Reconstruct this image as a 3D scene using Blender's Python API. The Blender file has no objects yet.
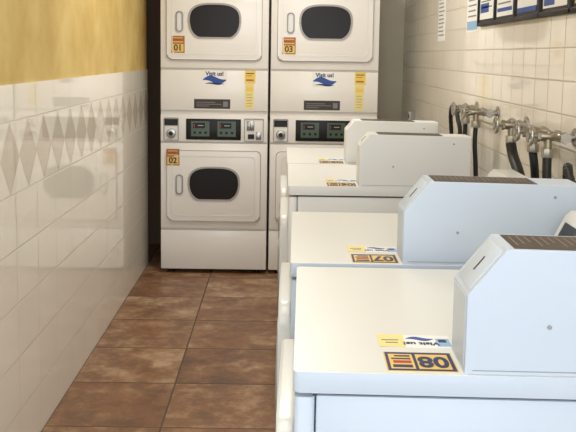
import bpy, bmesh, math, random
from mathutils import Vector, Matrix
random.seed(4)
sc = bpy.context.scene
COL = sc.collection
sc.view_settings.view_transform = 'Standard'

# ------------------------------------------------------------------ materials
def newmat(name):
    m = bpy.data.materials.new(name); m.use_nodes = True
    nt = m.node_tree
    b = nt.nodes['Principled BSDF']
    return m, nt, b
def srgb(r, g, b):
    f = lambda c: (c/255/12.92) if c/255 <= .04045 else ((c/255+.055)/1.055)**2.4
    return (f(r), f(g), f(b), 1)
def simple(name, col, rough=.5, metal=0, var=.06, scale=6, coat=0, bump=0, spec=None):
    m, nt, b = newmat(name)
    n = nt.nodes.new('ShaderNodeTexNoise'); n.inputs['Scale'].default_value = scale
    n.inputs['Detail'].default_value = 4
    tc = nt.nodes.new('ShaderNodeTexCoord'); nt.links.new(tc.outputs['Object'], n.inputs['Vector'])
    mx = nt.nodes.new('ShaderNodeMix'); mx.data_type = 'RGBA'
    mx.inputs[6].default_value = tuple(c*(1-var) for c in col[:3])+(1,)
    mx.inputs[7].default_value = tuple(min(1, c*(1+var)) for c in col[:3])+(1,)
    nt.links.new(n.outputs['Fac'], mx.inputs[0]); nt.links.new(mx.outputs[2], b.inputs['Base Color'])
    b.inputs['Roughness'].default_value = rough; b.inputs['Metallic'].default_value = metal
    b.inputs['Coat Weight'].default_value = coat
    if spec is not None: b.inputs['Specular IOR Level'].default_value = spec
    if bump:
        bp = nt.nodes.new('ShaderNodeBump'); bp.inputs['Strength'].default_value = bump
        bp.inputs['Distance'].default_value = .01
        nt.links.new(n.outputs['Fac'], bp.inputs['Height']); nt.links.new(bp.outputs[0], b.inputs['Normal'])
    return m

class NT:
    def __init__(s, nt): s.nt = nt
    def m(s, op, a, b=None, c=None, clamp=False):
        n = s.nt.nodes.new('ShaderNodeMath'); n.operation = op; n.use_clamp = clamp
        for i, v in enumerate((a, b, c)):
            if v is None: continue
            if isinstance(v, (int, float)): n.inputs[i].default_value = v
            else: s.nt.links.new(v, n.inputs[i])
        return n.outputs[0]
    def mix(s, f, a, b):
        n = s.nt.nodes.new('ShaderNodeMix'); n.data_type = 'RGBA'
        for i, v in ((0, f), (6, a), (7, b)):
            if isinstance(v, (int, float, tuple)): n.inputs[i].default_value = v
            else: s.nt.links.new(v, n.inputs[i])
        return n.outputs[2]
    def noise(s, vec, scale, detail=4, rough=.5):
        n = s.nt.nodes.new('ShaderNodeTexNoise'); n.inputs['Scale'].default_value = scale
        n.inputs['Detail'].default_value = detail; n.inputs['Roughness'].default_value = rough
        s.nt.links.new(vec, n.inputs['Vector']); return n.outputs['Fac']
    def wn(s, a, b):
        c = s.nt.nodes.new('ShaderNodeCombineXYZ')
        s.nt.links.new(a, c.inputs[0]); s.nt.links.new(b, c.inputs[1])
        w = s.nt.nodes.new('ShaderNodeTexWhiteNoise'); w.noise_dimensions = '3D'
        s.nt.links.new(c.outputs[0], w.inputs['Vector']); return w.outputs['Value']

def tile_mat(name, ua, va, tw, th, u0, v0, g, colA, colB, grout, rough, diamonds=None, dw=None, slate=False, bumpd=.003):
    m, nt, b = newmat(name); N = NT(nt)
    tc = nt.nodes.new('ShaderNodeTexCoord'); P = tc.outputs['Object']
    sp = nt.nodes.new('ShaderNodeSeparateXYZ'); nt.links.new(P, sp.inputs[0])
    U, V = sp.outputs[ua], sp.outputs[va]
    vv = N.m('DIVIDE', N.m('SUBTRACT', V, v0), th)
    vi = N.m('FLOOR', vv); vf = N.m('FRACT', vv)
    uu = N.m('DIVIDE', N.m('SUBTRACT', U, u0), tw)
    ui = N.m('FLOOR', uu); uf = N.m('FRACT', uu)
    du = N.m('MULTIPLY', N.m('MINIMUM', uf, N.m('SUBTRACT', 1.0, uf)), tw)
    dv = N.m('MULTIPLY', N.m('MINIMUM', vf, N.m('SUBTRACT', 1.0, vf)), th)
    if diamonds:
        z0, z1 = diamonds
        inband = N.m('MULTIPLY', N.m('GREATER_THAN', V, z0), N.m('LESS_THAN', V, z1))
        db = N.m('MINIMUM', N.m('ABSOLUTE', N.m('SUBTRACT', V, z0)), N.m('ABSOLUTE', N.m('SUBTRACT', V, z1)))
        above = N.m('GREATER_THAN', V, z0)
        dv = N.m('ADD', N.m('MULTIPLY', dv, N.m('SUBTRACT', 1.0, above)), above)
        dv = N.m('MINIMUM', dv, db)
        df = N.m('FRACT', N.m('DIVIDE', N.m('SUBTRACT', U, u0), dw))
        vb = N.m('ABSOLUTE', N.m('SUBTRACT', N.m('DIVIDE', N.m('SUBTRACT', V, z0), z1-z0), .5))
        ub = N.m('ABSOLUTE', N.m('SUBTRACT', df, .5))
        s_ = N.m('SUBTRACT', .5, N.m('ADD', ub, vb))
        isd = N.m('MULTIPLY', N.m('GREATER_THAN', s_, 0.0), inband)
        dd = N.m('ADD', N.m('MULTIPLY', N.m('ABSOLUTE', s_), dw*.75), N.m('SUBTRACT', 1.0, inband))
        du = N.m('MINIMUM', N.m('ADD', du, inband), dd)
    d = N.m('MINIMUM', du, dv)
    gm = N.m('LESS_THAN', d, g)
    h = N.m('DIVIDE', d, g*2.2, clamp=True)
    rnd = N.wn(ui, vi)
    if slate:
        c3 = nt.nodes.new('ShaderNodeVectorMath'); c3.operation = 'MULTIPLY_ADD'
        cc = nt.nodes.new('ShaderNodeCombineXYZ'); nt.links.new(rnd, cc.inputs[2])
        nt.links.new(cc.outputs[0], c3.inputs[0]); c3.inputs[1].default_value = (7, 7, 7); nt.links.new(P, c3.inputs[2])
        Q = c3.outputs[0]
        n1 = N.noise(Q, 6.5, 9, .68); n2 = N.noise(Q, 24, 8, .7); n3 = N.noise(Q, 3.5, 4, .6)
        f = N.m('ADD', N.m('MULTIPLY', n1, 2.1), N.m('MULTIPLY', N.m('SUBTRACT', rnd, .5), .25))
        f = N.m('SUBTRACT', f, .52, clamp=True)
        cr = nt.nodes.new('ShaderNodeValToRGB'); nt.links.new(f, cr.inputs[0])
        e = cr.color_ramp.elements
        e[0].position = .1; e[0].color = srgb(92, 67, 50)
        e[1].position = .9; e[1].color = srgb(194, 164, 132)
        for p, c in ((.35, srgb(120, 86, 62)), (.55, srgb(142, 103, 73)), (.7, srgb(164, 130, 98))):
            x = e.new(p); x.color = c
        rust = N.mix(N.m('MULTIPLY', N.m('SUBTRACT', n3, .47, clamp=True), 2.0, clamp=True), cr.outputs[0], srgb(148, 94, 58))
        col = N.mix(N.m('MULTIPLY', n2, .4), rust, srgb(102, 80, 64))
    else:
        col = N.mix(rnd, colA, colB)
    if diamonds:
        nz = N.noise(P, 28, 6, .65); dn = N.mix(nz, srgb(210, 199, 182), srgb(224, 215, 201))
        col = N.mix(isd, col, dn)
    col = N.mix(gm, col, grout)
    nt.links.new(col, b.inputs['Base Color'])
    r = N.m('ADD', N.m('MULTIPLY', gm, .4), rough)
    if slate: r = N.m('ADD', r, N.m('MULTIPLY', n2, .3))
    nt.links.new(r, b.inputs['Roughness'])
    wav = N.noise(P, 7, 2)
    hh = N.m('ADD', h, N.m('MULTIPLY', wav, .4)) if not slate else N.m('ADD', h, N.m('MULTIPLY', N.noise(P, 11, 8, .6), 2.5))
    bp = nt.nodes.new('ShaderNodeBump'); bp.inputs['Strength'].default_value = .45
    bp.inputs['Distance'].default_value = bumpd
    nt.links.new(hh, bp.inputs['Height']); nt.links.new(bp.outputs[0], b.inputs['Normal'])
    return m

WH = simple('white_enamel', srgb(219, 220, 217), .34, coat=.08, var=.015)
BLUELIT = simple('side_enamel_daylight_tint', srgb(190, 202, 218), .38, var=.02)  # white sides of the near washers, cool daylight tint painted into the colour
WHSIDE = simple('white_side_enamel', srgb(226, 226, 224), .38, var=.02)
CREAM = simple('dryer_enamel', srgb(231, 228, 223), .32, coat=.15, var=.02)
GREYP = simple('grey_trim', srgb(150, 148, 146), .45)
SEAM = simple('dark_seam', srgb(62, 60, 60), .7)
BLACK = simple('black_plastic', srgb(24, 23, 23), .4, spec=.3)
GLASS = simple('dark_glass', srgb(26, 22, 20), .3, var=.2, spec=.2)
RIM = simple('window_gasket', srgb(160, 156, 152), .4)
STEEL = simple('steel', srgb(165, 163, 158), .3, 1)
CHROME = simple('worn_metal', srgb(168, 164, 156), .3, .85)
BRASS = simple('worn_faucet_metal', srgb(158, 148, 128), .35, .85)
RUB = simple('rubber_hose', srgb(24, 23, 23), .5)
PAPER = simple('paper', srgb(232, 232, 228), .6, var=.02)
YEL = simple('sticker_yellow', srgb(222, 188, 98), .5)
PYEL = simple('sticker_pale_yellow', srgb(230, 214, 140), .5)
TAG = simple('tag_yellow', srgb(236, 200, 84), .5)
NAVY = simple('print_navy', srgb(30, 38, 88), .5)
BLUE = simple('print_blue', srgb(34, 74, 150), .5)
LBLUE = simple('print_light_blue', srgb(140, 178, 214), .5)
ORG = simple('print_orange', srgb(160, 100, 50), .5)
RED = simple('print_red', srgb(170, 52, 36), .5)
DBRN = simple('print_dark_brown', srgb(56, 46, 40), .5)
LABG = simple('label_dark_brown', srgb(66, 56, 48), .5)
LABT = simple('label_fine_print', srgb(122, 112, 98), .5)
TXT = simple('print_grey_text', srgb(120, 122, 128), .6)
INK = simple('print_black', srgb(30, 28, 28), .6)
LCD = simple('display_green_grey', srgb(66, 84, 66), .3)

YWALL, nt, b = newmat('ochre_plaster'); N = NT(nt)
tc = nt.nodes.new('ShaderNodeTexCoord'); P = tc.outputs['Object']
n1 = N.noise(P, 4.0, 6, .55); n2 = N.noise(P, 30, 5)
cr = nt.nodes.new('ShaderNodeValToRGB'); nt.links.new(n1, cr.inputs[0])
cr.color_ramp.elements[0].position = .32; cr.color_ramp.elements[0].color = srgb(196, 165, 92)
cr.color_ramp.elements[1].position = .68; cr.color_ramp.elements[1].color = srgb(218, 193, 124)
nt.links.new(cr.outputs[0], b.inputs['Base Color']); b.inputs['Roughness'].default_value = .7
bp = nt.nodes.new('ShaderNodeBump'); bp.inputs['Strength'].default_value = .35; bp.inputs['Distance'].default_value = .004
nt.links.new(n2, bp.inputs['Height']); nt.links.new(bp.outputs[0], b.inputs['Normal'])

LT = tile_mat('wall_tile_diamond', 1, 2, .254, .19, .06, .945-.19*5, .0018, srgb(247, 242, 231), srgb(243, 237, 225), srgb(212, 205, 192), .03, diamonds=(.945, 1.19), dw=.203, bumpd=.0013)
RT = tile_mat('wall_tile_plain', 1, 2, .152, .105, .0, .93-.105*7, .0022, srgb(242, 237, 226), srgb(235, 229, 217), srgb(194, 186, 170), .05, bumpd=.0022)
FL = tile_mat('slate_floor', 0, 1, .445, .445, -.44, 3.59-.445*8, .0036, None, None, srgb(90, 72, 58), .24, slate=True, bumpd=.003)
BW = simple('back_wall_paint', srgb(236, 226, 204), .75, scale=4, bump=.2)
GAPSHADE = simple('brown_painted_shade', srgb(120, 98, 76), .75, scale=4, bump=.2)  # shade of the gap beside the dryers, painted as brown wall colour
CEIL = simple('ceiling_paint', srgb(228, 225, 216), .8)

# ------------------------------------------------------------------ mesh builder
class MB:
    def __init__(s): s.bm = bmesh.new(); s.mats = []
    def mi(s, mat):
        if mat not in s.mats: s.mats.append(mat)
        return s.mats.index(mat)
    def merge(s, t, mat, M=None):
        i = s.mi(mat)
        bmesh.ops.recalc_face_normals(t, faces=t.faces)
        for f in t.faces: f.material_index = i
        if M is not None: t.transform(M)
        me = bpy.data.meshes.new('tmp'); t.to_mesh(me); t.free()
        s.bm.from_mesh(me); bpy.data.meshes.remove(me); return s
    def box(s, x0, x1, y0, y1, z0, z1, mat, bev=0, seg=2, M=None):
        t = bmesh.new(); bmesh.ops.create_cube(t, size=1)
        for v in t.verts:
            v.co = Vector(((x0+x1)/2+v.co.x*(x1-x0), (y0+y1)/2+v.co.y*(y1-y0), (z0+z1)/2+v.co.z*(z1-z0)))
        if bev: bmesh.ops.bevel(t, geom=t.edges[:], offset=bev, segments=seg, affect='EDGES', profile=.5)
        return s.merge(t, mat, M)
    def prism(s, pts, ax, a0, a1, mat, bev=0, seg=2, M=None):
        t = bmesh.new()
        def mk(p, a):
            return {'X': (a, p[0], p[1]), 'Y': (p[0], a, p[1]), 'Z': (p[0], p[1], a)}[ax]
        A = [t.verts.new(mk(p, a0)) for p in pts]; B = [t.verts.new(mk(p, a1)) for p in pts]
        fa = t.faces.new(A); fb = t.faces.new(B[::-1]); n = len(pts)
        for i in range(n): t.faces.new((A[i], B[i], B[(i+1) % n], A[(i+1) % n]))
        if bev:
            ed = list(set(fa.edges[:]+fb.edges[:]))
            bmesh.ops.bevel(t, geom=ed, offset=bev, segments=seg, affect='EDGES', profile=.5)
        return s.merge(t, mat, M)
    def ring(s, outer, inner, ax, a0, a1, mat):
        t = bmesh.new()
        def mk(p, a):
            return {'X': (a, p[0], p[1]), 'Y': (p[0], a, p[1]), 'Z': (p[0], p[1], a)}[ax]
        n = len(outer)
        R = [[t.verts.new(mk(p, a)) for p in q] for q, a in ((outer, a0), (outer, a1), (inner, a1), (inner, a0))]
        for k in range(4):
            for i in range(n):
                t.faces.new((R[k][i], R[(k+1) % 4][i], R[(k+1) % 4][(i+1) % n], R[k][(i+1) % n]))
        return s.merge(t, mat)
    def cyl(s, p0, p1, r, mat, seg=24, r2=None, bev=0):
        p0 = Vector(p0); p1 = Vector(p1); d = p1-p0; L = d.length
        t = bmesh.new(); bmesh.ops.create_cone(t, cap_ends=True, segments=seg, radius1=r, radius2=r if r2 is None else r2, depth=L)
        if bev:
            ed = [e for e in t.edges if any(len(f.verts) > 4 for f in e.link_faces)]
            bmesh.ops.bevel(t, geom=ed, offset=bev, segments=2, affect='EDGES', profile=.5)
        M = Matrix.Translation((p0+p1)/2) @ d.to_track_quat('Z', 'Y').to_matrix().to_4x4()
        return s.merge(t, mat, M)
    def torus(s, c, axis, R, r, mat, n=28, k=10):
        q = Vector(axis).to_track_quat('Z', 'Y').to_matrix().to_4x4(); t = bmesh.new(); V = []
        for i in range(n):
            a = 2*math.pi*i/n
            V.append([t.verts.new(((R+r*math.cos(2*math.pi*j/k))*math.cos(a), (R+r*math.cos(2*math.pi*j/k))*math.sin(a), r*math.sin(2*math.pi*j/k))) for j in range(k)])
        for i in range(n):
            for j in range(k):
                t.faces.new((V[i][j], V[(i+1) % n][j], V[(i+1) % n][(j+1) % k], V[i][(j+1) % k]))
        return s.merge(t, mat, Matrix.Translation(Vector(c)) @ q)
    def tube(s, pts, r, mat, k=12, sub=10, ribs=False):
        P = [Vector(p) for p in pts]; P = [P[0]*2-P[1]]+P+[P[-1]*2-P[-2]]
        C = []
        for i in range(1, len(P)-2):
            for j in range(sub):
                t_ = j/sub; a, b_, c, d = P[i-1], P[i], P[i+1], P[i+2]
                C.append(.5*((2*b_)+(c-a)*t_+(2*a-5*b_+4*c-d)*t_*t_+(3*b_-a-3*c+d)*t_**3))
        C.append(P[-2]); t = bmesh.new(); rings = []; up = Vector((.3, .2, .9)).normalized()
        for i, c in enumerate(C):
            tg = (C[min(i+1, len(C)-1)]-C[max(i-1, 0)]).normalized()
            u = up-tg*up.dot(tg)
            if u.length < 1e-3: u = Vector((1, 0, 0))-tg*tg.x
            u.normalize(); up = u; w = tg.cross(u)
            rr = r*(1+(.12 if (ribs and i % 2) else 0))
            rings.append([t.verts.new(c+(u*math.cos(2*math.pi*j/k)+w*math.sin(2*math.pi*j/k))*rr) for j in range(k)])
        for i in range(len(rings)-1):
            for j in range(k):
                t.faces.new((rings[i][j], rings[i+1][j], rings[i+1][(j+1) % k], rings[i][(j+1) % k]))
        t.faces.new(rings[0]); t.faces.new(rings[-1][::-1])
        return s.merge(t, mat)
    def text(s, body, size, M, mat, lvl=.0008, sx=1.0, bold=.03):
        cu = bpy.data.curves.new('t', 'FONT'); cu.body = body; cu.size = size
        cu.align_x = 'CENTER'; cu.align_y = 'CENTER'; cu.extrude = .0002; cu.offset = size*bold
        ob = bpy.data.objects.new('t', cu); COL.objects.link(ob)
        dg = bpy.context.evaluated_depsgraph_get()
        me = bpy.data.meshes.new_from_object(ob.evaluated_get(dg))
        bpy.data.objects.remove(ob); bpy.data.curves.remove(cu)
        t = bmesh.new(); t.from_mesh(me); bpy.data.meshes.remove(me)
        return s.merge(t, mat, M @ Matrix.Translation((0, 0, lvl)) @ Matrix.Diagonal((sx, 1, 1, 1)))
    def obj(s, name, parent=None, loc=(0, 0, 0), sharp=33, **kw):
        me = bpy.data.meshes.new(name); s.bm.to_mesh(me); s.bm.free()
        for m in s.mats: me.materials.append(m)
        me.polygons.foreach_set('use_smooth', [True]*len(me.polygons))
        me.set_sharp_from_angle(angle=math.radians(sharp))
        o = bpy.data.objects.new(name, me); COL.objects.link(o); o.location = loc
        if parent: o.parent = parent
        for k, v in kw.items(): o[k] = v
        return o

def empty(name, loc, rz=0, **kw):
    o = bpy.data.objects.new(name, None); COL.objects.link(o); o.location = loc
    o.rotation_euler = (0, 0, rz); o.empty_display_size = .1
    for k, v in kw.items(): o[k] = v
    return o
def rrect(a0, a1, b0, b1, r, n=6):
    out = []
    for cx, cy, s in ((a1-r, b1-r, 0), (a0+r, b1-r, 1), (a0+r, b0+r, 2), (a1-r, b0+r, 3)):
        for i in range(n+1):
            t = math.pi/2*(s+i/n); out.append((cx+r*math.cos(t), cy+r*math.sin(t)))
    return out
def sup(cx, cy, a, b_, p=2.6, n=48, flat=.0):
    o = []
    for i in range(n):
        t = 2*math.pi*i/n; c, s = math.cos(t), math.sin(t)
        y = b_*math.copysign(abs(s)**(2/p), s)
        y = max(y, -b_*(1-flat))
        x = a*math.copysign(abs(c)**(2/p), c)*(1-.09*max(0, -y/b_))
        o.append((cx+x, cy+y))
    return o

def flat(name, M, rects, texts, parent=None, polys=(), **kw):
    mb = MB()
    for u0, u1, v0, v1, mat, l in rects:
        mb.box(u0, u1, v0, v1, -.0004, .0006+.0005*l, mat, M=M)
    for pts, mat, l in polys:
        mb.prism(pts, 'Z', .0001, .0006+.0005*l, mat, M=M)
    for body, size, u, v, mat, l, *sx in texts:
        mb.text(body, size, M @ Matrix.Translation((u, v, 0)), mat, lvl=.0008+.0005*l, sx=sx[0] if sx else 1)
    return mb.obj(name, parent, **kw)
def swoosh(u0, u1, v, amp, th, k=14):
    up, dn = [], []
    for i in range(k+1):
        t = i/k; u = u0+(u1-u0)*t; c = v+amp*math.sin(2*math.pi*t); w = th*(.15+math.sin(math.pi*t))
        up.append((u, c+w/2)); dn.append((u, c-w/2))
    return dn+up[::-1]

# ------------------------------------------------------------------ room
XL, XR, YB, Y0, H = -.885, .894, 6.35, -1.2, 2.5
YE = 5.72   # end of the tiled left wall, a recess with painted-in shade follows
def room(name, f):
    mb = MB(); f(mb); return mb.obj(name, kind='structure')
room('floor', lambda m: m.box(-1.5, XR+.1, Y0, YB+.1, -.1, 0, FL))
room('ceiling', lambda m: m.box(-1.5, XR+.1, Y0, YB+.1, H, H+.1, CEIL))
room('wall_left', lambda m: (m.box(XL-.1, XL, Y0, YE, 0, 1.312, LT), m.box(XL-.1, XL-.006, Y0, YE, 1.312, H, YWALL), m.box(-1.5, -1.4, YE-.1, YB, 0, H, GAPSHADE), m.box(-1.4, XL-.1, YE-.1, YE, 0, H, GAPSHADE)))
room('wall_right', lambda m: m.box(XR, XR+.1, Y0, YB, 0, H, RT))
room('wall_back', lambda m: (m.box(-.5, XR+.1, YB, YB+.1, 0, H, BW), m.box(-1.5, -.5, YB, YB+.1, 0, H, GAPSHADE)))

# ------------------------------------------------------------------ stacked dryers
RX = Matrix.Rotation(math.radians(90), 4, 'X')
def dryer_stack(x0, nums, label):
    yF = 5.47; W = .686
    root = empty('stacked_dryer', (x0+W/2, yF+.36, 0), label=label, category='dryer', group='stacked coin dryers')
    L = -W/2; F = -.36
    mb = MB()
    for z0, z1 in ((.028, 1.008), (1.018, 1.998)):
        mb.box(L, -L, F+.018, .36, z0, z1, CREAM, .006)
    mb.box(L+.02, -L-.02, F+.03, .34, 1.0, 1.03, SEAM)
    mb.obj('cabinet', root)
    for sx in (-1, 1):
        for yy in (F+.06, .3):
            MB().cyl((sx*.28, yy, 0), (sx*.28, yy, .03), .02, BLACK).obj('leveling_foot', root)
    for k in (0, 1):
        if k == 0: MB().box(L+.002, -L-.002, F, F+.02, .03, .285, CREAM, .005).obj('service_panel', root)
        else: MB().box(L+.002, -L-.002, F, F+.02, 1.062, 1.318, CREAM, .005).obj('service_panel', root)
        d0 = .298 if k == 0 else 1.33
        h = .555
        MB().box(L+.002, -L-.002, F, F+.02, d0, d0+h if k == 0 else 1.99, CREAM, .005).obj('front_panel', root)
        a0, a1 = L+.045, L+.64; b0, b1 = d0+.055, d0+.505
        mb = MB(); mb.prism(rrect(a0, a1, b0, b1, .03), 'Y', F-.022, F, CREAM, .009, 3)
        mb.prism(rrect(a0-.004, a1+.004, b0-.004, b1+.004, .032), 'Y', F-.004, F+.004, GREYP)
        wx = L+.345; wz = d0+.29
        mb.ring(rrect(a0+.03, a1-.03, b0+.03, b1-.03, .03), rrect(a0+.036, a1-.036, b0+.036, b1-.036, .028), 'Y', F-.0235, F-.020, WH)
        door = mb.obj('door', root)
        o = sup(wx, wz, .168, .118, 3.0, flat=.12); i_ = sup(wx, wz, .156, .107, 3.0, flat=.12)
        mb = MB(); mb.ring(o, i_, 'Y', F-.028, F-.018, RIM); mb.obj('window_gasket', door)
        mb = MB(); mb.prism(sup(wx, wz, .158, .109, 3.0, flat=.12), 'Y', F-.025, F-.020, GLASS)
        mb.obj('window', door, label='dark glass door window')
        mb = MB(); mb.ring(rrect(L+.100, L+.148, wz-.065, wz+.065, .022), rrect(L+.108, L+.140, wz-.057, wz+.057, .015), 'Y', F-.03, F-.02, GREYP)
        mb.prism(rrect(L+.110, L+.138, wz-.055, wz+.055, .013), 'Y', F-.026, F-.018, WH); mb.obj('handle', door)
        if nums[k]:
            c = (L+.083, F-.0225, b1-.04) if k == 0 else (L+.115, F-.0225, d0+.148)
            M = Matrix.Translation(c) @ RX
            flat('number_sticker', M, [(-.042, .042, -.053, .053, ORG, 0), (-.036, .036, -.046, .002, YEL, 1), (-.034, .034, .012, .018, YEL, 1), (-.034, .02, .026, .031, RED, 1), (-.03, .03, .038, .043, YEL, 1)],
                 [(nums[k], .052, 0, -.022, DBRN, 1)], root, label='orange sticker numbered '+nums[k])
    mb = MB(); mb.box(L+.002, -L-.002, F-.004, F+.02, .862, 1.035, CREAM, .005)
    ctl = mb.obj('control_panel', root)
    def P(x): return L+x
    mb = MB(); mb.box(P(.165), P(.515), F-.012, F-.002, .876, 1.010, BLACK, .004)
    for cx in (.256, .424):
        mb.box(P(cx-.058), P(cx+.058), F-.0132, F-.011, .898, .995, LCD)
        mb.box(P(cx-.045), P(cx+.03), F-.0140, F-.011, .950, .985, BLACK)
        mb.box(P(cx-.04), P(cx-.035), F-.0145, F-.011, .955, .977, RED)
        mb.box(P(cx-.015), P(cx+.02), F-.0145, F-.011, .965, .970, RIM)
        for i in range(3): mb.cyl((P(cx-.035+.035*i), F-.011, .922), (P(cx-.035+.035*i), F-.016, .922), .009, BLACK, 16)
    mb.obj('display', ctl, label='black control display with two readouts')
    mb = MB(); mb.ring(rrect(P(.022), P(.118), .868, 1.015, .01), rrect(P(.027), P(.113), .873, 1.010, .008), 'Y', F-.009, F-.002, GREYP)
    mb.box(P(.028), P(.112), F-.008, F-.003, .965, 1.006, BLACK)
    mb.cyl((P(.07), F, .915), (P(.07), F-.02, .915), .030, STEEL, 28, bev=.003)
    mb.cyl((P(.07), F-.02, .915), (P(.07), F-.027, .915), .014, BLACK, 20)
    mb.obj('coin_lock', ctl, label='round metal lock on the coin vault')
    mb = MB(); mb.ring(rrect(P(.535), P(.66), .868, 1.015, .008), rrect(P(.540), P(.655), .873, 1.010, .006), 'Y', F-.009, F-.002, GREYP)
    mb.box(P(.552), P(.60), F-.012, F-.003, .94, 1.0, STEEL, .002); mb.box(P(.574), P(.578), F-.0135, F-.011, .95, .99, INK)
    mb.box(P(.61), P(.645), F-.010, F-.003, .88, .93, STEEL, .002); mb.box(P(.56), P(.60), F-.010, F-.003, .885, .915, BLACK)
    mb.obj('coin_slot', ctl)
    M = Matrix.Translation((P(.345), F-.0005, 1.268)) @ RX
    flat('logo_sticker', M, [(-.078, .078, -.044, .045, PAPER, 0)],
         [('Visit us!', .036, 0, .028, NAVY, 1)], root, polys=[(swoosh(-.074, .074, -.010, .010, .036), BLUE, 1), (swoosh(-.06, .06, -.034, .003, .010), NAVY, 1)], label='white sticker with blue wave logo')
    M = Matrix.Translation((P(.57), F-.0005, 1.278)) @ RX
    flat('yellow_tag', M, [(-.034, .034, -.04, .04, TAG, 0), (-.026, .026, .020, .026, DBRN, 1), (-.026, .014, .006, .010, LABT, 1), (-.026, .022, -.024, -.014, ORG, 1)], [], root, label='yellow printed sticker')
    M = Matrix.Translation((P(.567), F-.0005, 1.155)) @ RX
    flat('pale_tag', M, [(-.028, .028, -.08, .08, PYEL, 0), (-.022, .022, .035, .06, TAG, 1)] + [(-.02, .014+.004*(i % 2), -.062+.018*i, -.0595+.018*i, LABT, 1) for i in range(5)], [], root, label='pale yellow paper instruction tag')
    M = Matrix.Translation((P(.33), F-.0005, 1.105)) @ RX
    flat('dark_nameplate', M, [(-.115, .115, -.03, .03, DBRN, 0), (-.10, .02, .008, .012, TXT, 1), (-.10, .06, -.004, 0, TXT, 1), (-.10, -.02, -.016, -.012, TXT, 1), (.07, .10, -.018, .016, TXT, 1)], [], root, label='small dark printed instruction plate')
    return root
dryer_stack(-.766, ('02', '01'), 'white stacked coin dryer numbered 01 and 02 beside the tiled wall')
dryer_stack(-.068, (None, '03'), 'white stacked coin dryer numbered 03 standing behind the washers')

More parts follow.
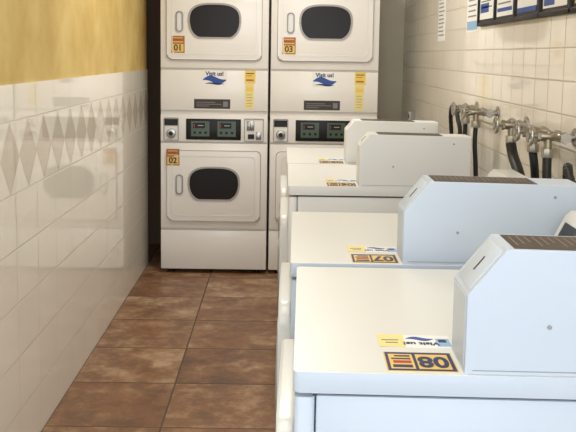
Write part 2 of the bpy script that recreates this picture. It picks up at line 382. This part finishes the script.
# ------------------------------------------------------------------ washers
WW = .688
def washer(ynear, num, label, rz=0.0, WH2=BLUELIT, sq=False):
    hw = WW/2
    root = empty('washing_machine', (.397, ynear+hw, 0), rz, label=label, category='washing machine', group='row of coin washing machines')
    mb = MB(); mb.box(-.325, .36, -hw+.009, hw-.009, .03, .878, WH2, .004)
    mb.box(-.33, .35, -hw+.014, hw-.014, .872, .888, SEAM)
    mb.obj('cabinet', root)
    mb = MB()
    pts = rrect(-.36, -.327, -hw+.006, hw-.006, .008, 4)
    mb.prism(pts, 'Z', .03, .876, WH2, .002); mb.obj('front_panel', root)
    mb = MB(); mb.prism(rrect(-.362, .362, -hw, hw, .010, 6), 'Z', .885, .9195, WH2, .0015, 1)
    mb.prism(rrect(-.3615, .3615, -hw+.0008, hw-.0008, .010, 6), 'Z', .90, .92, WH, .0008, 1)
    mb.obj('top_panel', root)
    for x in (-.3, .3):
        for y in (-.27, .27): MB().cyl((x, y, 0), (x, y, .032), .022, BLACK).obj('leveling_foot', root)
    mb = MB(); mb.prism(rrect(-.255, .255, .22, .785, .05, 8), 'X', -.392, -.36, WH, .007, 3)
    door = mb.obj('door', root)
    circ = [(.15*math.cos(2*math.pi*i/40), .5+.15*math.sin(2*math.pi*i/40)) for i in range(40)]
    ci2 = [(.17*math.cos(2*math.pi*i/40), .5+.17*math.sin(2*math.pi*i/40)) for i in range(40)]
    MB().prism(circ, 'X', -.395, -.39, GLASS).obj('window', door)
    MB().ring(ci2, circ, 'X', -.398, -.388, GREYP).obj('window_gasket', door)
    MB().prism(rrect(.195, .225, .44, .56, .012), 'X', -.402, -.39, GREYP, .003).obj('handle', door)
    MB().box(-.366, -.358, -.28, .28, .06, .17, WH2, .003).obj('kick_panel', root)
    # coin meter box
    y0, y1 = -hw+.006, -hw+.128
    B = -.090
    c_, d_ = (.040, .045) if sq else (.060, .075)
    prof = [(B, .9195), (B, 1.123-d_), (B+c_, 1.123), (.335, 1.118), (.335, .9195)]
    mb = MB(); mb.prism(prof, 'Y', y0, y1, WH2, .0012, 1)
    mb.box(B-.0012, B+.001, y0+.010, y1-.010, .932, 1.119-d_, WH2)
    mb.box(B+.012, .32, y0-.0012, y0+.001, .926, .9272, GREYP)
    for x, z in ((.04, 1.0), (.27, .95), (.27, 1.09)):
        mb.cyl((x, y0-.0025, z), (x, y0+.002, z), .0035, GREYP, 12)
    box_ = mb.obj('coin_meter_box', root, sharp=15, label='white steel coin meter box with a sloped front')
    yc = (y0+y1)/2
    ang = math.atan2(d_, c_)
    M = Matrix.Translation((B+c_/2, yc, 1.123-d_/2)) @ Matrix.Rotation(-ang, 4, 'Y')
    pl = math.hypot(c_, d_)/2-.008
    mb = MB(); mb.box(-pl, pl, -.046, .046, -.001, .0012, WH2, .0005, M=M); mb.box(-.014, .014, -.002, .002, .001, .0022, INK, M=M)
    mb.obj('coin_slot', box_)
    sl = math.atan2(.005, .335-B-c_)
    M = Matrix.Translation((.09, yc, 1.1232-(.09-B-c_)*.005/(.335-B-c_))) @ Matrix.Rotation(sl, 4, 'Y') @ Matrix.Rotation(math.radians(-90), 4, 'Z')
    flat('instruction_label', M, [(-.052, .052, -.108, .14, LABG, 0)]+[(-.04, .03-.012*(i % 3), -.098+.013*i, -.0955+.013*i, LABT, 1) for i in range(18)], [], box_, label='dark brown instruction label with fine print')
    # control console
    c0, c1 = y1+.012, hw-.012
    prof = [(.215, .9195), (.215, .965), (.262, 1.060), (.275, 1.070), (.335, 1.070), (.345, 1.05), (.345, .9195)]
    mb = MB(); mb.prism(prof, 'Y', c0, c1, WH, .004, 2); con = mb.obj('control_console', root)
    ang = math.atan2(.095, .047)
    M = Matrix.Translation((.2385, (c0+c1)/2, 1.0125)) @ Matrix.Rotation(-ang, 4, 'Y')
    mb = MB(); mb.box(-.038, .038, -(c1-c0)/2+.03, (c1-c0)/2-.03, -.002, .002, BLACK, .001, M=M)
    mb.box(-.01, .028, .05, .15, .001, .003, LCD, M=M)
    for i in range(4): mb.box(-.03, -.018, -.18+.07*i, -.13+.07*i, .001, .004, GREYP, .001, M=M)
    mb.box(-.0, .003, -.2, .02, .001, .003, PAPER, M=M); mb.box(.02, .023, -.2, -.04, .001, .003, PAPER, M=M)
    mb.obj('control_face', con, label='black control face with buttons')
    mb = MB(); mb.cyl(M @ Vector((.012, -.11, .002)), M @ Vector((.012, -.11, .016)), .016, GREYP, 24, r2=.013, bev=.002); mb.obj('knob', con)
    Rz = Matrix.Rotation(math.pi, 4, 'Z')
    M = Matrix.Translation((-.154, -hw+.057, .9201)) @ Rz
    flat('number_sticker', M, [(-.057, .057, -.044, .044, YEL, 0), (-.055, .055, .035, .042, NAVY, 1), (-.055, .055, -.042, -.035, NAVY, 1), (-.055, -.049, -.035, .035, NAVY, 1), (.050, .055, -.035, .035, NAVY, 1),
        (.005, .010, -.035, .035, NAVY, 1), (.014, .046, .016, .028, NAVY, 1), (.014, .044, -.003, .008, RED, 1), (.014, .046, -.015, -.009, NAVY, 1), (.014, .04, -.028, -.022, NAVY, 1)],
         [(num, .066, -.022, 0, NAVY, 1, .76)], root, label='yellow and blue sticker numbered '+num)
    M = Matrix.Translation((-.150, -hw+.160, .9201)) @ Rz
    flat('logo_sticker', M, [(-.064, .064, -.032, .032, PAPER, 0), (.018, .064, -.032, .032, PYEL, 1), (-.062, -.038, -.014, .026, LBLUE, 1), (-.056, -.042, -.008, .006, NAVY, 2), (.028, .058, -.004, 0, TXT, 2), (.03, .052, .01, .014, TXT, 2)],
         [('Visit us!', .020, -.010, .014, NAVY, 1)], root, polys=[(swoosh(-.034, .014, -.012, .004, .014), BLUE, 1)], label='pale yellow and white logo sticker')
    return root
R = math.radians
washer(1.31, '08', 'white coin washing machine numbered 08 with cool daylight painted into its side colour', R(-1.5))
washer(2.035, '07', 'white coin washing machine numbered 07 beside another washer', R(-1.0))
washer(3.27, '06', 'white coin washing machine with visible side panel past the gap', R(-.3), WHSIDE, True)
washer(3.975, '05', 'white coin washing machine facing the stacked dryers', 0, WHSIDE, True)

# ------------------------------------------------------------------ plumbing
def valve_set(y0, y1, bibs, z, label):
    root = empty('water_valve', (XR, (y0+y1)/2, z), label=label, category='water valve', group='wall water valves')
    o = (y0+y1)/2
    mb = MB(); mb.cyl((-.045, y0-o, 0), (-.045, y1-o, 0), .0115, CHROME, 20, bev=.003)
    for y in (y0+.03, y1-.03):
        mb.cyl((0, y-o, 0), (-.045, y-o, 0), .011, CHROME); mb.cyl((0, y-o, 0), (-.006, y-o, 0), .028, CHROME, 24, bev=.002)
    for y in (y0, y1):
        s = 1 if y == y1 else -1
        mb.cyl((-.045, y-o, 0), (-.045, y-o+s*.018, 0), .018, CHROME, 6)
    mb.obj('supply_pipe', root)
    for b_ in bibs:
        y = b_-o
        mb = MB(); mb.cyl((-.04, y, 0), (-.10, y, 0), .0155, BRASS, 20, bev=.003)
        mb.cyl((-.045, y-.02, 0), (-.045, y+.02, 0), .018, BRASS, 6)
        mb.cyl((-.075, y, .014), (-.075, y, -.045), .0125, BRASS, 20); mb.cyl((-.075, y, -.038), (-.075, y, -.066), .0195, CHROME, 8, bev=.002)
        mb.cyl((-.10, y, 0), (-.11, y, 0), .018, BRASS, 6); mb.cyl((-.11, y, 0), (-.128, y, 0), .006, CHROME, 12)
        v = mb.obj('faucet', root)
        mb = MB(); mb.torus((-.13, y, 0), (1, 0, 0), .026, .0055, CHROME)
        for a in range(3):
            c, s = math.cos(a*math.pi/3+.4)*.026, math.sin(a*math.pi/3+.4)*.026
            mb.cyl((-.13, y-c, -s), (-.13, y+c, s), .004, CHROME, 8)
        mb.cyl((-.124, y, 0), (-.137, y, 0), .010, CHROME, 12); mb.obj('handwheel', v)
    return root
valve_set(3.50, 3.94, (3.60, 3.80), 1.195, 'worn metal supply pipe with two faucets on the tiled wall')
valve_set(2.56, 3.14, (2.62, 2.77, 3.04), 1.185, 'worn metal supply pipe with three faucets and black hoses attached')
def hose(pts, r, mat, label, name='water_hose', ribs=False):
    o = Vector(pts[0]); mb = MB(); mb.tube([Vector(p)-o for p in pts], r, mat, ribs=ribs)
    mb.obj(name, None, o, label=label, category='hose', group='hoses behind the washers')
VX = XR-.075
for b_, dx in ((3.60, 0), (3.80, .02)):
    hose([(VX, b_, 1.129), (VX, b_, 1.05), (VX+.01, b_+dx, .9), (VX+.015, b_-.03+dx, .5), (VX+.01, b_-.05, .005)], .010, RUB, 'thin black rubber hose hanging from a wall faucet')
hose([(VX, 3.04, 1.119), (VX, 3.00, 1.078), (VX, 2.91, 1.02), (VX, 2.83, .93), (VX+.01, 2.78, .8), (VX+.01, 2.77, .4), (VX+.01, 2.77, .005)], .0185, RUB, 'thick black rubber hose slanting down from a faucet')
hose([(VX, 2.77, 1.119), (VX+.01, 2.775, 1.06), (VX+.035, 2.83, .95), (VX+.045, 2.88, .8), (VX+.045, 2.89, .4), (VX+.045, 2.89, .005)], .014, RUB, 'black rubber hose crossing behind another hose')
hose([(VX, 2.62, 1.119), (VX, 2.61, 1.05), (VX+.01, 2.59, .9), (VX+.015, 2.60, .5), (VX+.015, 2.60, .005)], .014, RUB, 'black rubber hose hanging from a wall faucet')
hose([(.855, 2.36, .005), (.85, 2.37, .6), (.835, 2.40, 1.0), (.825, 2.43, 1.09), (.83, 2.46, 1.11), (.84, 2.49, 1.07), (.85, 2.50, .9), (.855, 2.50, .4), (.855, 2.50, .005)], .012, RUB, 'black ribbed drain hose looping over', 'drain_hose', True)
hose([(.86, 4.02, .005), (.855, 4.05, .95), (.845, 4.09, 1.13), (.84, 4.16, 1.185), (.84, 4.24, 1.14), (.86, 4.28, .9), (.865, 4.28, .005)], .010, RUB, 'black ribbed drain hose looping against the wall', 'drain_hose', True)

# outlet
root = empty('electrical_outlet', (XR, 5.75, 1.0), label='small grey electrical outlet box on the tiled wall', category='outlet')
MB().box(-.03, 0, -.04, .04, -.06, .06, GREYP, .004).obj('outlet_box', root)
mb = MB(); mb.box(-.034, -.03, -.036, .036, -.056, .056, PAPER, .001)
for z in (-.025, .025): mb.box(-.036, -.033, -.014, .014, z-.013, z+.013, INK)
mb.obj('cover_plate', root)

# ------------------------------------------------------------------ posters (right wall)
def MW():
    return Matrix(((0, 0, -1, 0), (-1, 0, 0, 0), (0, 1, 0, 0), (0, 0, 0, 1)))
root = empty('notice_frame', (XR, 3.12, 1.56), label='long black frame holding five printed notices', category='notice board')
mb = MB(); F0, F1 = -.79, .79; hh = .40
mb.box(-.012, 0, F0, F1, 0, hh, BLACK)
for a in ((F0, F1, 0, .016), (F0, F1, hh-.016, hh)): mb.box(-.018, 0, *a, BLACK, .003)
for a in ((F0, F0+.014), (F1-.014, F1), (.475, .495), (.165, .185), (-.15, -.13), (-.47, -.45)): mb.box(-.018, 0, *a, 0, hh, BLACK, .003)
mb.obj('frame_border', root)
for i, yc in enumerate((.63, .33, .02, -.30, -.62)):
    M = Matrix.Translation((-.0125, yc, .195)) @ MW()
    w = .122
    rects = [(-w, w, -.168, .172, PAPER, 0)]
    if i == 0: rects += [(-w+.01, w-.01, .09, .14, LBLUE, 1), (-w+.01, .04, -.14, -.10, BLUE, 1)]
    if i == 1: rects += [(-w+.01, w-.01, -.15, -.135, BLUE, 1), (-w+.01, w-.01, .06, .15, BLUE, 1)]
    if i == 2: rects += [(-w, w, -.04, .172, BLUE, 1), (-w+.02, w-.02, .0, .07, PAPER, 2), (-w, w, -.168, -.15, BLUE, 1)]
    if i == 3: rects += [(-w, w, -.06, .172, LBLUE, 1), (-w+.01, 0, -.16, -.13, BLUE, 1)]
    if i == 4: rects += [(-w, -.02, -.168, .172, YEL, 1), (0, w-.01, -.15, -.05, NAVY, 1)]
    for k in range(3 if i in (2, 3) else 6): rects.append((-w+.02, w-.03-.02*(k % 3), -.12+.026*k, -.114+.026*k, TXT, 1))
    flat('notice', M, rects, [], root, label=('light blue headed notice', 'white notice with blue header', 'blue and white notice', 'light blue notice', 'yellow and navy notice')[i])
def paper(yc, zc, w, h, rects, texts, label):
    root = flat('paper_notice', MW(), [(-w, w, -h, h, PAPER, 0)]+rects, texts, None, label=label, category='notice')
    root.location = (XR, yc, zc); return root
paper(4.08, 1.70, .12, .16, [(-.11, .11, .03, .15, BLUE, 1), (-.11, .11, -.15, -.11, LBLUE, 1)]+[(-.09, .08-.02*(k % 2), -.09+.025*k, -.083+.025*k, TXT, 1) for k in range(4)], [], 'white sheet with blue printing taped to the tile')
paper(4.86, 1.66, .11, .15, [(-.09, .08-.02*(k % 3), -.12+.022*k, -.114+.022*k, TXT, 1) for k in range(11)], [], 'plain white typed notice taped to the tile')

# ------------------------------------------------------------------ lights
def fixture(y):
    root = empty('ceiling_light', (0, y, H), label='white fluorescent ceiling light fixture', category='ceiling light', group='ceiling lights')
    MB().box(-.16, .16, -.6, .6, -.07, 0, CEIL, .006).obj('housing', root)
    m, nt, b = newmat('diffuser'); b.inputs['Emission Color'].default_value = (1, .93, .82, 1); b.inputs['Emission Strength'].default_value = 2.0
    MB().box(-.14, .14, -.57, .57, -.085, -.07, m, .004).obj('diffuser', root)
    return root
def area(name, loc, rot, sx, sy, e, col):
    l = bpy.data.lights.new(name, 'AREA'); l.shape = 'RECTANGLE'; l.size = sx; l.size_y = sy; l.energy = e; l.color = col
    o = bpy.data.objects.new(name, l); COL.objects.link(o); o.location = loc; o.rotation_euler = rot; return o
for y, e in ((1.7, 11.5), (4.2, 21)):
    fixture(y); area('fluorescent_lamp', (0, y, H-.09), (0, 0, 0), .28, 1.14, e, (1, .95, .875))
area('doorway_daylight', (0, -1.0, 1.5), (R(87), 0, 0), 1.5, 1.8, 50, (.85, .925, 1.0))
w = bpy.data.worlds.new('World'); sc.world = w; w.use_nodes = True
w.node_tree.nodes['Background'].inputs[0].default_value = (.8, .88, 1, 1)
w.node_tree.nodes['Background'].inputs[1].default_value = .5

# ------------------------------------------------------------------ camera
cam = bpy.data.cameras.new('Camera'); co = bpy.data.objects.new('Camera', cam); COL.objects.link(co)
cam.sensor_width = 36; cam.lens = 860/576*36; cam.clip_start = .05
cam.shift_x = 8/576; cam.shift_y = -63/576
co.location = (0, 0, 1.42)
co.rotation_euler = (Matrix.Rotation(R(90-6.5), 3, 'X') @ Matrix.Rotation(R(.8), 3, 'Z')).to_euler()
sc.camera = co
